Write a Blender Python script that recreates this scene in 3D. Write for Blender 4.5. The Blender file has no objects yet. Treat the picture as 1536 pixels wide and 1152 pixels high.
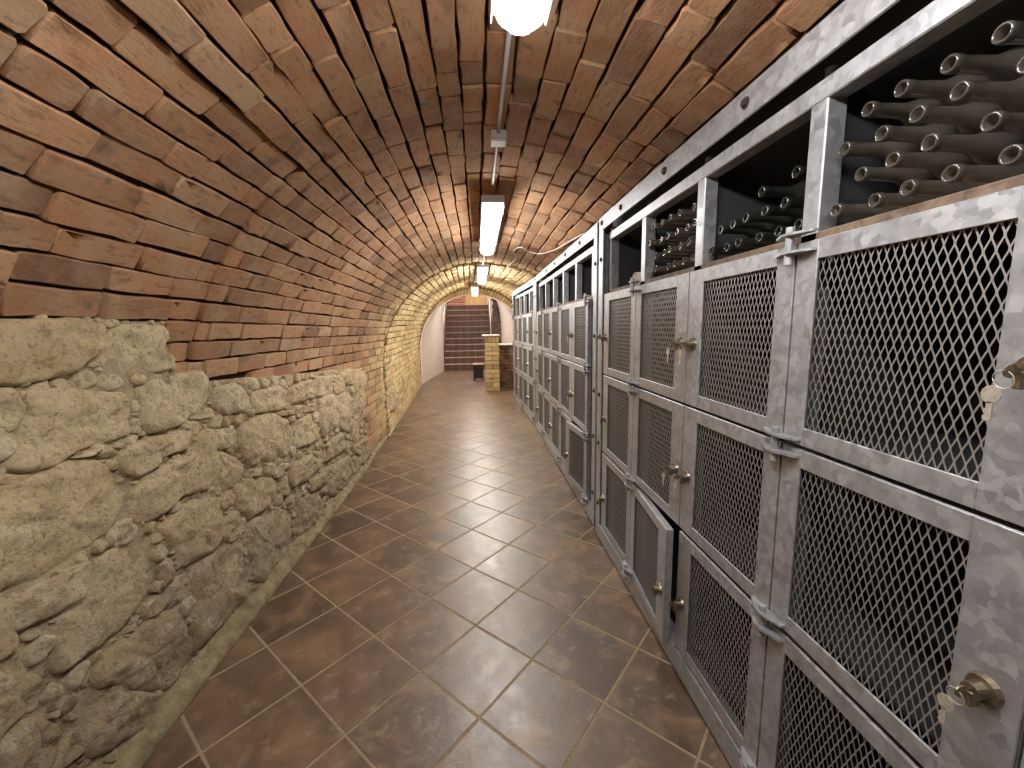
import bpy, math, random
import numpy as np
from mathutils import Vector, Matrix, noise

SC = bpy.context.scene
COL = SC.collection
R = random.Random(7)

# ---------------------------------------------------------------- camera, world, exposure
cam_d = bpy.data.cameras.new('camera')
cam = bpy.data.objects.new('camera', cam_d)
COL.objects.link(cam)
SC.camera = cam
cam_d.sensor_fit = 'HORIZONTAL'
cam_d.sensor_width = 36.0
cam_d.lens = 36.0 * 612.1 / 1536.0
cam_d.clip_start = 0.02
cam_d.clip_end = 60
YAW, PITCH, ROLL, EYE = 0.0820, 0.1392, -0.0165, 1.42
_fw = Vector((math.sin(YAW) * math.cos(PITCH), math.cos(YAW) * math.cos(PITCH), -math.sin(PITCH)))
_rt = Vector((math.cos(YAW), -math.sin(YAW), 0))
_up = _rt.cross(_fw)
_rt2 = _rt * math.cos(ROLL) + _up * math.sin(ROLL)
_up2 = -_rt * math.sin(ROLL) + _up * math.cos(ROLL)
cam.matrix_world = Matrix(((_rt2.x, _up2.x, -_fw.x, 0), (_rt2.y, _up2.y, -_fw.y, 0), (_rt2.z, _up2.z, -_fw.z, EYE), (0, 0, 0, 1)))

world = bpy.data.worlds.new('world')
SC.world = world
world.use_nodes = True
world.node_tree.nodes['Background'].inputs[0].default_value = (0.9, 0.93, 1.0, 1)
world.node_tree.nodes['Background'].inputs[1].default_value = 0.15
SC.view_settings.view_transform = 'Standard'
SC.view_settings.look = 'None'
SC.view_settings.gamma = 1.0
SC.view_settings.use_curve_mapping = False
SC.view_settings.exposure = 1.62
cy = SC.cycles
cy.use_denoising = True
cy.max_bounces = 8
cy.diffuse_bounces = 5
cy.glossy_bounces = 4
cy.transmission_bounces = 8
cy.transparent_max_bounces = 8
cy.sample_clamp_indirect = 6.0
cy.caustics_reflective = False
cy.caustics_refractive = False
LAMP_POWER = 20.0        # emission of the tube diffusers

# ---------------------------------------------------------------- materials
def material(name, color=(0.5, 0.5, 0.5), rough=0.6, metal=0.0, **kw):
    m = bpy.data.materials.new(name)
    m.use_nodes = True
    b = m.node_tree.nodes['Principled BSDF']
    b.inputs['Base Color'].default_value = (*color, 1)
    b.inputs['Roughness'].default_value = rough
    b.inputs['Metallic'].default_value = metal
    for k, v in kw.items():
        b.inputs[k.replace('_', ' ')].default_value = v
    return m

class NT:
    def __init__(s, m):
        s.t = m.node_tree; s.b = s.t.nodes['Principled BSDF']
    def n(s, kind, **kw):
        x = s.t.nodes.new(kind)
        for k, v in kw.items():
            if k in x.inputs: x.inputs[k].default_value = v
            else: setattr(x, k, v)
        return x
    def l(s, a, b): s.t.links.new(a, b)
    def noise(s, vec, scale, detail=4, rough=0.55, dist=0.0):
        x = s.n('ShaderNodeTexNoise'); x.inputs['Scale'].default_value = scale
        x.inputs['Detail'].default_value = detail; x.inputs['Roughness'].default_value = rough
        x.inputs['Distortion'].default_value = dist
        s.l(vec, x.inputs['Vector']); return x.outputs['Fac']
    def ramp(s, fac, stops):
        x = s.n('ShaderNodeValToRGB')
        e = x.color_ramp.elements
        while len(e) < len(stops): e.new(0.5)
        for i, (p, c) in enumerate(stops):
            e[i].position = p; e[i].color = (*c, 1) if len(c) == 3 else c
        s.l(fac, x.inputs['Fac']); return x.outputs['Color']
    def mix(s, fac, a, b, mode='MIX'):
        x = s.n('ShaderNodeMix', data_type='RGBA', blend_type=mode)
        for i, v in ((0, fac), (6, a), (7, b)):
            if hasattr(v, 'is_linked') or hasattr(v, 'links'): s.l(v, x.inputs[i])
            elif isinstance(v, (int, float)): x.inputs[i].default_value = v
            else: x.inputs[i].default_value = (*v, 1)
        return x.outputs[2]
    def math(s, op, a, b=0.0, c=None):
        x = s.n('ShaderNodeMath', operation=op)
        for i, v in ((0, a), (1, b), (2, c)):
            if v is None: continue
            if isinstance(v, (int, float)): x.inputs[i].default_value = v
            else: s.l(v, x.inputs[i])
        return x.outputs[0]
    def maprange(s, v, a, b, c=0.0, d=1.0):
        x = s.n('ShaderNodeMapRange'); s.l(v, x.inputs[0])
        for i, q in enumerate((a, b, c, d)): x.inputs[i + 1].default_value = q
        return x.outputs[0]
    def bump(s, h, strength, dist):
        x = s.n('ShaderNodeBump'); x.inputs['Strength'].default_value = strength
        x.inputs['Distance'].default_value = dist; s.l(h, x.inputs['Height'])
        s.l(x.outputs[0], s.b.inputs['Normal']); return x

def world_pos(t):
    return t.n('ShaderNodeNewGeometry').outputs['Position']

def mat_brick(name='old_brick', dark=False):
    m = material(name, rough=0.9); t = NT(m)
    P = world_pos(t)
    at = t.n('ShaderNodeAttribute', attribute_name='tone').outputs['Fac']
    rn = t.n('ShaderNodeObjectInfo').outputs['Random']
    u = t.math('FRACT', t.math('ADD', at, rn))
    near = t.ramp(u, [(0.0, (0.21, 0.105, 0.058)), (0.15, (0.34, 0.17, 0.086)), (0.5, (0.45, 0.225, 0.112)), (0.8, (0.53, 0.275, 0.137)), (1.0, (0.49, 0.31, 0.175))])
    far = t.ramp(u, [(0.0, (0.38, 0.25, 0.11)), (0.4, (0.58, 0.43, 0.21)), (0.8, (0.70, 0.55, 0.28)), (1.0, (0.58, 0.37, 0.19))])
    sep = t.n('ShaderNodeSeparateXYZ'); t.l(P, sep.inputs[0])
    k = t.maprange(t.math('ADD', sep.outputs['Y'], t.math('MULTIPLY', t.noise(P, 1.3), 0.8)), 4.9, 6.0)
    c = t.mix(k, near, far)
    if dark: c = t.mix(0.72, near, (0.05, 0.028, 0.018))  # brown counter brick, with its shade mixed into the colour
    big = t.noise(P, 7.0, 5, 0.6)
    c = t.mix(t.maprange(big, 0.42, 0.72, 0.0, 0.6), c, (0.52, 0.38, 0.235))
    st = t.n('ShaderNodeMapping'); st.inputs['Scale'].default_value = (1.2, .35, 1.2); t.l(P, st.inputs[0])
    fine = t.noise(st.outputs[0], 48.0, 7, 0.72, 0.3)
    c = t.mix(t.maprange(fine, 0.34, 0.47, 0.55, 0.0), c, (0.12, 0.066, 0.04))
    spots = t.noise(P, 13.0, 3, 0.5, 0.6)
    c = t.mix(t.maprange(spots, 0.64, 0.72, 0.0, 0.6), c, (0.14, 0.11, 0.09))
    smear = t.noise(P, 3.2, 6, 0.6, 1.2)
    c = t.mix(t.maprange(smear, 0.40, 0.30, 0.0, 0.45), c, (0.16, 0.10, 0.07))
    t.l(c, t.b.inputs['Base Color'])
    h = t.math('ADD', t.math('MULTIPLY', big, 0.9), t.math('MULTIPLY', fine, 0.7))
    h = t.math('ADD', h, t.math('MULTIPLY', t.noise(P, 160.0, 3), 0.12))
    t.bump(h, 0.85, 0.007)
    return m

def mat_stone():
    m = material('rubble_stone', rough=0.95); t = NT(m)
    P = world_pos(t)
    at = t.n('ShaderNodeAttribute', attribute_name='tone').outputs['Fac']
    rn = t.n('ShaderNodeObjectInfo').outputs['Random']
    u = t.math('FRACT', t.math('ADD', at, rn))
    c = t.ramp(u, [(0.0, (0.78, 0.58, 0.33)), (0.35, (0.88, 0.68, 0.40)), (0.7, (0.92, 0.74, 0.46)), (1.0, (0.95, 0.81, 0.56))])
    sep = t.n('ShaderNodeSeparateXYZ'); t.l(P, sep.inputs[0])
    # grey-brown lower courses, with the lamp's falloff painted in as darkening
    low = t.maprange(t.math('ADD', sep.outputs['Z'], t.math('MULTIPLY', t.noise(P, 2.2, 4), 0.5)), 0.45, 1.2, 0.72, 0.0)
    c = t.mix(low, c, (0.30, 0.23, 0.16))
    big = t.noise(P, 9.0, 6, 0.65, 0.4)
    c = t.mix(t.maprange(big, 0.38, 0.52, 0.4, 0.0), c, (0.54, 0.41, 0.23))
    pale = t.noise(P, 14.0, 7, 0.7, 0.2)
    c = t.mix(t.maprange(pale, 0.54, 0.68, 0.0, 0.7), c, (0.90, 0.82, 0.62))
    och = t.noise(P, 4.0, 3, 0.5)
    c = t.mix(t.maprange(och, 0.56, 0.68, 0.0, 0.35), c, (0.64, 0.48, 0.23))
    brn = t.noise(P, 22.0, 7, 0.75, 0.8)
    c = t.mix(t.maprange(brn, 0.45, 0.36, 0.0, 0.55), c, (0.34, 0.23, 0.12))
    c = t.mix(t.maprange(brn, 0.58, 0.68, 0.0, 0.5), c, (0.92, 0.84, 0.64))
    vor = t.n('ShaderNodeTexVoronoi'); vor.inputs['Scale'].default_value = 75; t.l(P, vor.inputs['Vector'])
    pit = t.maprange(vor.outputs['Distance'], 0.05, 0.3, 0.0, 1.0)
    fine = t.noise(P, 55.0, 8, 0.75)
    c = t.mix(t.maprange(fine, 0.38, 0.47, 0.55, 0.0), c, (0.22, 0.155, 0.09))
    t.l(c, t.b.inputs['Base Color'])
    h = t.math('ADD', t.math('MULTIPLY', big, 1.3), t.math('MULTIPLY', fine, 0.8))
    h = t.math('ADD', h, t.math('MULTIPLY', pit, 0.12))
    h = t.math('ADD', h, t.math('MULTIPLY', pale, 0.9))
    h = t.math('ADD', h, t.math('MULTIPLY', brn, 1.2))
    t.bump(h, 1.0, 0.015)
    return m

def mat_mortar(name, a, b, scale=12.0):
    m = material(name, rough=1.0); t = NT(m)
    P = world_pos(t)
    n1 = t.noise(P, scale, 6, 0.65)
    t.l(t.ramp(n1, [(0.3, a), (0.7, b)]), t.b.inputs['Base Color'])
    t.bump(t.math('ADD', n1, t.noise(P, scale * 5, 5, 0.7)), 1.0, 0.02)
    return m

def mat_tile():
    m = material('floor_tile', rough=0.3); t = NT(m)
    P = world_pos(t)
    at = t.n('ShaderNodeAttribute', attribute_name='tone').outputs['Fac']
    rn = t.n('ShaderNodeObjectInfo').outputs['Random']
    off = t.n('ShaderNodeCombineXYZ'); t.l(t.math('MULTIPLY', rn, 37.0), off.inputs[2])
    v = t.n('ShaderNodeVectorMath', operation='ADD'); t.l(P, v.inputs[0]); t.l(off.outputs[0], v.inputs[1])
    V = v.outputs[0]
    c = t.ramp(rn, [(0.0, (0.088, 0.050, 0.030)), (0.5, (0.115, 0.067, 0.040)), (1.0, (0.155, 0.092, 0.054))])
    big = t.noise(V, 5.5, 5, 0.62, 0.5)
    c = t.mix(t.maprange(big, 0.48, 0.66, 0.0, 0.7), c, (0.28, 0.175, 0.10))
    c = t.mix(t.maprange(big, 0.28, 0.45, 0.6, 0.0), c, (0.062, 0.036, 0.024))
    pale = t.noise(V, 16.0, 7, 0.7, 0.4)
    c = t.mix(t.maprange(pale, 0.56, 0.70, 0.0, 0.55), c, (0.40, 0.28, 0.17))
    t.l(c, t.b.inputs['Base Color'])
    t.l(t.maprange(pale, 0.35, 0.7, 0.33, 0.47), t.b.inputs['Roughness'])
    t.b.inputs['IOR'].default_value = 1.75
    t.bump(t.math('ADD', big, t.math('MULTIPLY', t.noise(V, 60.0, 4), 0.25)), 0.35, 0.006)
    return m

def mat_zinc(name='galvanised_steel', lo=0.30, hi=0.52, scale=60.0):
    m = material(name, rough=0.45, metal=0.55); t = NT(m)
    tc = t.n('ShaderNodeTexCoord').outputs['Object']
    rn = t.n('ShaderNodeObjectInfo').outputs['Random']
    nv = t.n('ShaderNodeTexNoise'); nv.inputs['Scale'].default_value = 30; t.l(tc, nv.inputs['Vector'])
    ad = t.n('ShaderNodeVectorMath', operation='MULTIPLY_ADD')
    t.l(nv.outputs['Color'], ad.inputs[0]); ad.inputs[1].default_value = (0.03, 0.03, 0.03); t.l(tc, ad.inputs[2])
    vo = t.n('ShaderNodeTexVoronoi'); vo.inputs['Scale'].default_value = scale; t.l(ad.outputs[0], vo.inputs['Vector'])
    sp = t.n('ShaderNodeSeparateColor'); t.l(vo.outputs['Color'], sp.inputs[0])
    g = sp.outputs[0]
    cl = t.noise(tc, 11.0, 6, 0.65)
    u = t.math('ADD', t.math('MULTIPLY', g, 0.50), t.math('MULTIPLY', cl, 0.75))
    c = t.ramp(u, [(0.25, (lo, lo * 1.03, lo * 1.10)), (0.6, ((lo + hi) * .49, (lo + hi) * .50, (lo + hi) * .53)), (0.95, (hi * .98, hi, hi * 1.04))])
    st = t.noise(tc, 28.0, 5, 0.7)
    c = t.mix(t.maprange(st, 0.60, 0.72, 0.0, 0.4), c, (0.68, 0.68, 0.67))
    t.l(c, t.b.inputs['Base Color'])
    t.l(t.maprange(g, 0.0, 1.0, 0.36, 0.58), t.b.inputs['Roughness'])
    t.bump(t.math('ADD', cl, t.math('MULTIPLY', st, 0.5)), 0.3, 0.004)
    return m

def mat_noise(name, a, b, scale, rough=0.8, metal=0.0, bump=0.4):
    m = material(name, rough=rough, metal=metal); t = NT(m)
    P = t.n('ShaderNodeTexCoord').outputs['Object']
    n1 = t.noise(P, scale, 6, 0.65, 0.3)
    t.l(t.ramp(n1, [(0.32, a), (0.68, b)]), t.b.inputs['Base Color'])
    t.bump(n1, bump, 0.008)
    return m

def mat_wood(name, a, b):
    m = material(name, rough=0.5); t = NT(m)
    tc = t.n('ShaderNodeTexCoord').outputs['Object']
    mp = t.n('ShaderNodeMapping'); mp.inputs['Scale'].default_value = (30, 30, 2.5); t.l(tc, mp.inputs[0])
    n1 = t.noise(mp.outputs[0], 1.0, 5, 0.6, 0.5)
    t.l(t.ramp(n1, [(0.3, a), (0.7, b)]), t.b.inputs['Base Color'])
    return m

def mat_emit(name, color, strength):
    m = bpy.data.materials.new(name); m.use_nodes = True
    t = m.node_tree; t.nodes.clear()
    e = t.nodes.new('ShaderNodeEmission'); o = t.nodes.new('ShaderNodeOutputMaterial')
    e.inputs[0].default_value = (*color, 1); e.inputs[1].default_value = strength
    t.links.new(e.outputs[0], o.inputs[0])
    return m

def mat_glass(name, color, trans, rough, dust=0.5):
    m = material(name, color, rough); b = m.node_tree.nodes['Principled BSDF']
    b.inputs['Transmission Weight'].default_value = trans
    b.inputs['IOR'].default_value = 1.5
    b.inputs['Coat Weight'].default_value = 0.7
    b.inputs['Coat Roughness'].default_value = 0.04
    t = NT(m)
    P = t.n('ShaderNodeTexCoord').outputs['Object']
    d = t.noise(P, 14.0, 5, 0.6)
    c = t.mix(t.maprange(d, 0.45, 0.7, 0.0, dust), color, (0.50, 0.42, 0.34))
    t.l(c, b.inputs['Base Color'])
    t.l(t.maprange(d, 0.4, 0.7, rough, rough + 0.06), b.inputs['Roughness'])
    return m

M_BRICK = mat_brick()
M_BRICK_DARK = mat_brick('shaded_brown_brick', True)
M_STONE = mat_stone()
M_JOINT = mat_mortar('dark_joint', (0.028, 0.019, 0.014), (0.075, 0.05, 0.034))
M_RUBBLE = mat_mortar('rubble_mortar', (0.30, 0.22, 0.14), (0.72, 0.58, 0.37), 9.0)
M_CURB = mat_mortar('curb_mortar', (0.20, 0.15, 0.07), (0.56, 0.46, 0.27), 14.0)
M_GROUT = mat_mortar('tile_grout', (0.56, 0.42, 0.26), (0.72, 0.56, 0.37), 30.0)
M_TILE = mat_tile()
M_ZINC = mat_zinc()
M_ZINC_D = mat_zinc('galvanised_post', 0.27, 0.46, 45.0)
M_MESH = material('expanded_steel', (0.43, 0.43, 0.43), 0.42, 0.7)
M_INNER = material('dull_sheet_steel', (0.05, 0.05, 0.055), 0.7, 0.3)
M_SHELF = mat_noise('rusty_shelf', (0.06, 0.035, 0.022), (0.22, 0.15, 0.105), 22.0, 0.75, 0.0, 0.8)
M_BOLT = material('dark_bolt', (0.07, 0.065, 0.06), 0.5, 0.6)
M_LOCK = mat_noise('worn_brass', (0.20, 0.16, 0.11), (0.42, 0.36, 0.27), 60.0, 0.35, 0.9, 0.2)
M_KEY = mat_noise('nickel_key', (0.55, 0.51, 0.43), (0.80, 0.76, 0.68), 90.0, 0.35, 0.6, 0.2)
M_PLASTER = mat_noise('plaster', (0.74, 0.63, 0.55), (0.84, 0.75, 0.68), 3.0, 0.9, 0.0, 0.3)
M_HOUSING = material('lamp_housing', (0.62, 0.62, 0.63), 0.5)
M_DIFF = mat_emit('lit_diffuser', (1.0, 0.985, 0.955), LAMP_POWER)
M_DIFF_FAR = mat_emit('lit_diffuser_far', (1.0, 0.965, 0.88), LAMP_POWER * 1.8)
M_CLIP = material('lamp_clip', (0.5, 0.5, 0.5), 0.4, 0.5)
M_PIPE = material('grey_conduit', (0.62, 0.61, 0.63), 0.5)
M_CABLE = material('white_cable', (0.8, 0.77, 0.70), 0.5)
M_CLEAR = mat_glass('dusty_clear_glass', (0.95, 0.84, 0.73), 0.92, 0.04, 0.45)
M_GREEN = mat_glass('dark_bottle_glass', (0.02, 0.024, 0.022), 0.35, 0.12, 0.06)
M_STEP = mat_noise('brown_step_tile', (0.085, 0.045, 0.032), (0.16, 0.085, 0.058), 9.0, 0.4, 0.0, 0.15)
M_NOSING = material('pale_nosing', (0.50, 0.42, 0.37), 0.6)
M_DOORW = mat_wood('yellow_door_wood', (0.55, 0.38, 0.16), (0.72, 0.54, 0.27))
M_SEAT = mat_wood('seat_wood', (0.50, 0.30, 0.17), (0.70, 0.47, 0.29))
M_BLACK = material('black_metal', (0.02, 0.02, 0.022), 0.4, 0.4)
M_SLAB = mat_noise('pale_stone_slab', (0.62, 0.56, 0.48), (0.78, 0.73, 0.66), 14.0, 0.6, 0.0, 0.2)
M_RAIL = material('rail_steel', (0.62, 0.60, 0.57), 0.4, 0.6)
M_DARKROCK = mat_mortar('dark_rough_wall', (0.07, 0.05, 0.042), (0.24, 0.17, 0.14), 8.0)

# ---------------------------------------------------------------- mesh helpers
def mk_mesh(name, verts, faces, mat=None, tones=None, smooth=False):
    me = bpy.data.meshes.new(name)
    me.from_pydata([tuple(map(float, v)) for v in verts], [], faces)
    if mat: me.materials.append(mat)
    if tones is not None:
        a = me.attributes.new('tone', 'FLOAT', 'FACE')
        a.data.foreach_set('value', np.asarray(tones, dtype=np.float32))
    if smooth:
        me.polygons.foreach_set('use_smooth', [True] * len(me.polygons))
    me.update()
    return me

def link(name, me, parent=None, loc=None, kind=None):
    o = bpy.data.objects.new(name, me)
    COL.objects.link(o)
    if parent is not None: o.parent = parent
    if loc is not None: o.location = loc
    if kind: o['kind'] = kind
    return o

def tag(o, label, cat, group=None):
    o['label'] = label; o['category'] = cat
    if group: o['group'] = group
    return o

def empty(name, loc=(0, 0, 0), rz=0.0):
    o = bpy.data.objects.new(name, None)
    o.empty_display_size = 0.1
    COL.objects.link(o); o.location = loc; o.rotation_euler = (0, 0, rz)
    return o

class MB:
    """collects shapes, builds ONE mesh object"""
    def __init__(s): s.v = []; s.f = []
    def add(s, vs, fs):
        k = len(s.v); s.v += [tuple(v) for v in vs]; s.f += [tuple(i + k for i in f) for f in fs]; return s
    def box(s, x0, x1, y0, y1, z0, z1, c=0.0):
        if c <= 0:
            v = [(x, y, z) for x in (x0, x1) for y in (y0, y1) for z in (z0, z1)]
            return s.add(v, [(0, 1, 3, 2), (4, 6, 7, 5), (0, 4, 5, 1), (2, 3, 7, 6), (0, 2, 6, 4), (1, 5, 7, 3)])
        v = []; idx = {}
        for i, x in enumerate((x0, x1)):
            for j, y in enumerate((y0, y1)):
                for k, z in enumerate((z0, z1)):
                    sx = c if i == 0 else -c; sy = c if j == 0 else -c; sz = c if k == 0 else -c
                    idx[i, j, k] = len(v)
                    v += [(x, y + sy, z + sz), (x + sx, y, z + sz), (x + sx, y + sy, z)]
        I = lambda i, j, k, a: idx[i, j, k] + a
        f = []
        f.append((I(0,0,0,0), I(0,0,1,0), I(0,1,1,0), I(0,1,0,0))); f.append((I(1,0,0,0), I(1,1,0,0), I(1,1,1,0), I(1,0,1,0)))
        f.append((I(0,0,0,1), I(1,0,0,1), I(1,0,1,1), I(0,0,1,1))); f.append((I(0,1,0,1), I(0,1,1,1), I(1,1,1,1), I(1,1,0,1)))
        f.append((I(0,0,0,2), I(0,1,0,2), I(1,1,0,2), I(1,0,0,2))); f.append((I(0,0,1,2), I(1,0,1,2), I(1,1,1,2), I(0,1,1,2)))
        for i in (0, 1):
            for j in (0, 1):
                q = (I(i,j,0,0), I(i,j,0,1), I(i,j,1,1), I(i,j,1,0)); f.append(q if (i + j) % 2 else q[::-1])
        for i in (0, 1):
            for k in (0, 1):
                q = (I(i,0,k,0), I(i,1,k,0), I(i,1,k,2), I(i,0,k,2)); f.append(q if (i + k) % 2 else q[::-1])
        for j in (0, 1):
            for k in (0, 1):
                q = (I(0,j,k,1), I(0,j,k,2), I(1,j,k,2), I(1,j,k,1)); f.append(q if (j + k) % 2 else q[::-1])
        for i in (0, 1):
            for j in (0, 1):
                for k in (0, 1):
                    q = (I(i,j,k,0), I(i,j,k,1), I(i,j,k,2)); f.append(q if (i + j + k) % 2 else q[::-1])
        return s.add(v, f)
    def cyl(s, p0, p1, r0, r1=None, n=12, cap=True):
        p0 = Vector(p0); p1 = Vector(p1); r1 = r0 if r1 is None else r1
        d = (p1 - p0).normalized(); a = d.orthogonal().normalized(); b = d.cross(a)
        v = []
        for p, r in ((p0, r0), (p1, r1)):
            v += [p + (a * math.cos(6.28318 * i / n) + b * math.sin(6.28318 * i / n)) * r for i in range(n)]
        f = [(i, (i + 1) % n, n + (i + 1) % n, n + i) for i in range(n)]
        if cap: f += [tuple(range(n))[::-1], tuple(range(n, 2 * n))]
        return s.add(v, f)
    def tube(s, pts, r, n=8):
        pts = [Vector(p) for p in pts]; v = []; a = None
        for i, p in enumerate(pts):
            d = (pts[min(i + 1, len(pts) - 1)] - pts[max(i - 1, 0)]).normalized()
            a = d.orthogonal().normalized() if a is None else (a - d * a.dot(d)).normalized()
            b = d.cross(a)
            v += [p + (a * math.cos(6.28318 * k / n) + b * math.sin(6.28318 * k / n)) * r for k in range(n)]
        f = []
        for i in range(len(pts) - 1):
            f += [(i * n + k, i * n + (k + 1) % n, (i + 1) * n + (k + 1) % n, (i + 1) * n + k) for k in range(n)]
        f += [tuple(range(n))[::-1], tuple(range((len(pts) - 1) * n, len(pts) * n))]
        return s.add(v, f)
    def lathe(s, prof, axis='x', n=20):
        v = []
        for h, r in prof:
            for i in range(n):
                c, q = math.cos(6.28318 * i / n) * r, math.sin(6.28318 * i / n) * r
                v.append((h, c, q) if axis == 'x' else (c, q, h))
        f = []
        for j in range(len(prof) - 1):
            f += [(j * n + i, j * n + (i + 1) % n, (j + 1) * n + (i + 1) % n, (j + 1) * n + i) for i in range(n)]
        return s.add(v, f)
    def prism(s, poly, z0, z1):
        n = len(poly)
        v = [(x, y, z0) for x, y in poly] + [(x, y, z1) for x, y in poly]
        f = [(i, (i + 1) % n, n + (i + 1) % n, n + i) for i in range(n)] + [tuple(range(n))[::-1], tuple(range(n, 2 * n))]
        return s.add(v, f)
    def mesh(s, name, mat, smooth=False, tones=None):
        return mk_mesh(name, s.v, s.f, mat, tones, smooth)
    def build(s, name, mat, parent=None, smooth=False, kind=None):
        o = link(name, s.mesh(name, mat, smooth), parent, None, kind)
        return o

# ---------------------------------------------------------------- vault geometry
# (Y, centre x, centre z, half width, rise) of the barrel at stations along the tunnel
ST1 = [(-3.0, .07, .95, 1.375, 1.38), (1.9, .07, .95, 1.37, 1.37)]
ST2 = [(1.9, .07, .95, 1.37, 1.37), (5.4, .06, .95, 1.285, 1.285)]
ST3 = [(5.4, .06, .95, 1.265, 1.265), (10.5, -.03, .93, 1.43, 1.48)]
def station(y):
    st = ST1 if y < 1.9 else ST2 if y < 5.4 else ST3
    (y0, *a), (y1, *b) = st
    t = min(1, max(0, (y - y0) / (y1 - y0)))
    return [p + (q - p) * t for p, q in zip(a, b)]
def wide(y):
    """extra half width on the rack side"""
    return .24 if y < 7.6 else .24 * max(0.0, 1 - (y - 7.6) / 2.4)
def vault(y, s, off=0.0):
    """point of the vault skin; s = arc angle from the left springing (0) over the crown (pi/2) to the right (pi); s<0 or >pi: metres down the wall / 1.3"""
    cx, cz, rx, rz = station(y)
    if s < 0: return Vector((cx - rx - off, y, cz + s * 1.3))
    e = wide(y)
    if s > math.pi: return Vector((cx + rx + e + off, y, cz - (s - math.pi) * 1.3))
    return Vector((cx - (rx + off + (e if s > math.pi / 2 else 0)) * math.cos(s), y, cz + (rz + off) * math.sin(s)))
def stone_top(y):
    if y < 1.72: return 1.465
    if y < 4.38: return 1.20 - (y - 1.9) * 0.074
    return -0.1

def frame_at(P):
    """in view test and apparent size weight"""
    d = P - Vector((0, 0, EYE)); z = d.dot(_fw)
    if z < 0.15: return 0.0
    x = d.dot(_rt2) / z * 612.1; y = d.dot(_up2) / z * 612.1
    if abs(x) > 768 or abs(y) > 576: return 0.0
    return 1.0 / z

# brick shapes: unit brick 1 x 1 face (u along tunnel, v across course, w out of the wall, in metres)
def brick_variant(rr, L=0.26, W=0.085):
    n_l, n_w = 4, 2
    out = []
    j = lambda a: rr.uniform(-a, a)
    cr = rr.uniform(.003, .009)
    hl, hw = L / 2, W / 2
    pts = []
    skew = j(0.004)
    for i in range(n_l): pts.append((-hl + cr + (L - 2 * cr) * i / (n_l - 1), -hw + j(.0042) + skew * (i / 3 - .5)))
    pts.append((hl + j(.003), -hw + cr + j(.003))); pts.append((hl + j(.003), hw - cr + j(.003)))
    for i in range(n_l): pts.append((hl - cr - (L - 2 * cr) * i / (n_l - 1), hw + j(.0035) + skew * (i / 3 - .5)))
    pts.append((-hl + j(.003), hw - cr + j(.003))); pts.append((-hl + j(.003), -hw + cr + j(.003)))
    n = len(pts)
    tx, ty = j(.02), j(.04)
    v = []
    for (x, y) in pts: v.append((x * .985, y * .97, -0.040))
    for (x, y) in pts: v.append((x, y, -0.0065 + j(.002)))
    for (x, y) in pts: v.append((x * (1 - .009 / L) , y * .915, 0.0 + j(.0013) + tx * x + ty * y))
    c0 = len(v)
    for k in (-.28, 0.0, .28): v.append((L * k, j(.012), 0.0006 + j(.0020) + tx * L * k))
    f = []
    for r in (0, 1): f += [(r * n + i, r * n + (i + 1) % n, (r + 1) * n + (i + 1) % n, (r + 1) * n + i) for i in range(n)]
    b = 2 * n
    # order: 0..3 bottom edge, 4,5 right, 6..9 top edge, 10,11 left
    f += [(b+0, b+1, c0), (b+1, c0+1, c0), (b+1, b+2, c0+1), (b+2, c0+2, c0+1), (b+2, b+3, c0+2), (b+3, b+4, c0+2), (b+4, b+5, c0+2),
          (b+5, b+6, c0+2), (b+6, b+7, c0+2), (b+7, c0+1, c0+2), (b+7, b+8, c0+1), (b+8, c0, c0+1), (b+8, b+9, c0), (b+9, b+10, c0), (b+10, b+11, c0), (b+11, b+0, c0)]
    return np.array(v), f
def sharp(me, n, period_v, start=24):
    """hard edge where the worn arris meets the face"""
    at = me.attributes.new('sharp_edge', 'BOOLEAN', 'EDGE')
    ev = np.empty(len(me.edges) * 2, dtype=np.int32); me.edges.foreach_get('vertices', ev); ev = ev.reshape(-1, 2) % (period_v + 3)
    lo, hi = ev.min(1), ev.max(1)
    at.data.foreach_set('value', (lo >= start) & (hi < start + n) & ((hi - lo == 1) | (hi - lo == n - 1)))
_rb = random.Random(3)
BR_LONG = [brick_variant(_rb) for _ in range(22)]
BR_SHORT = [brick_variant(_rb, 0.13) for _ in range(10)]
for nm, lst in (('L', BR_LONG), ('S', BR_SHORT)):
    for i, (v, f) in enumerate(lst):
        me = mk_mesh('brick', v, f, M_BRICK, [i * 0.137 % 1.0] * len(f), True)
        sharp(me, 12, 36)
        lst[i] = (v, f, me)

def place_bricks(items, parent, n_single, share_bias=None):
    """items: (Matrix, kind, scale u, scale v, weight). The largest seen become objects, the rest one joined part."""
    items = sorted(items, key=lambda t: -t[4])
    V = []; F = []; T = []; k = 0
    for q, (Mx, var, su, sv, w) in enumerate(items):
        v, f, me = var
        if q < n_single and w > 0:
            o = link('brick', me, parent)
            o.matrix_world = Mx @ Matrix.Diagonal((su, sv, 1, 1))
        else:
            A = np.array(Mx.to_3x3()); t = np.array(Mx.translation)
            P = (v * np.array((su, sv, 1.0))) @ A.T + t
            V.append(P); F += [tuple(i + k for i in g) for g in f]; T += [R.random()] * len(f); k += len(v)
    if V:
        me = mk_mesh('brickwork', np.vstack(V), F, M_BRICK, T, True)
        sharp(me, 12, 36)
        o = link('brickwork', me, parent, None, 'stuff')

def matrix_from(u, v, w, p):
    return Matrix(((u.x, v.x, w.x, p.x), (u.y, v.y, w.y, p.y), (u.z, v.z, w.z, p.z), (0, 0, 0, 1)))

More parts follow.
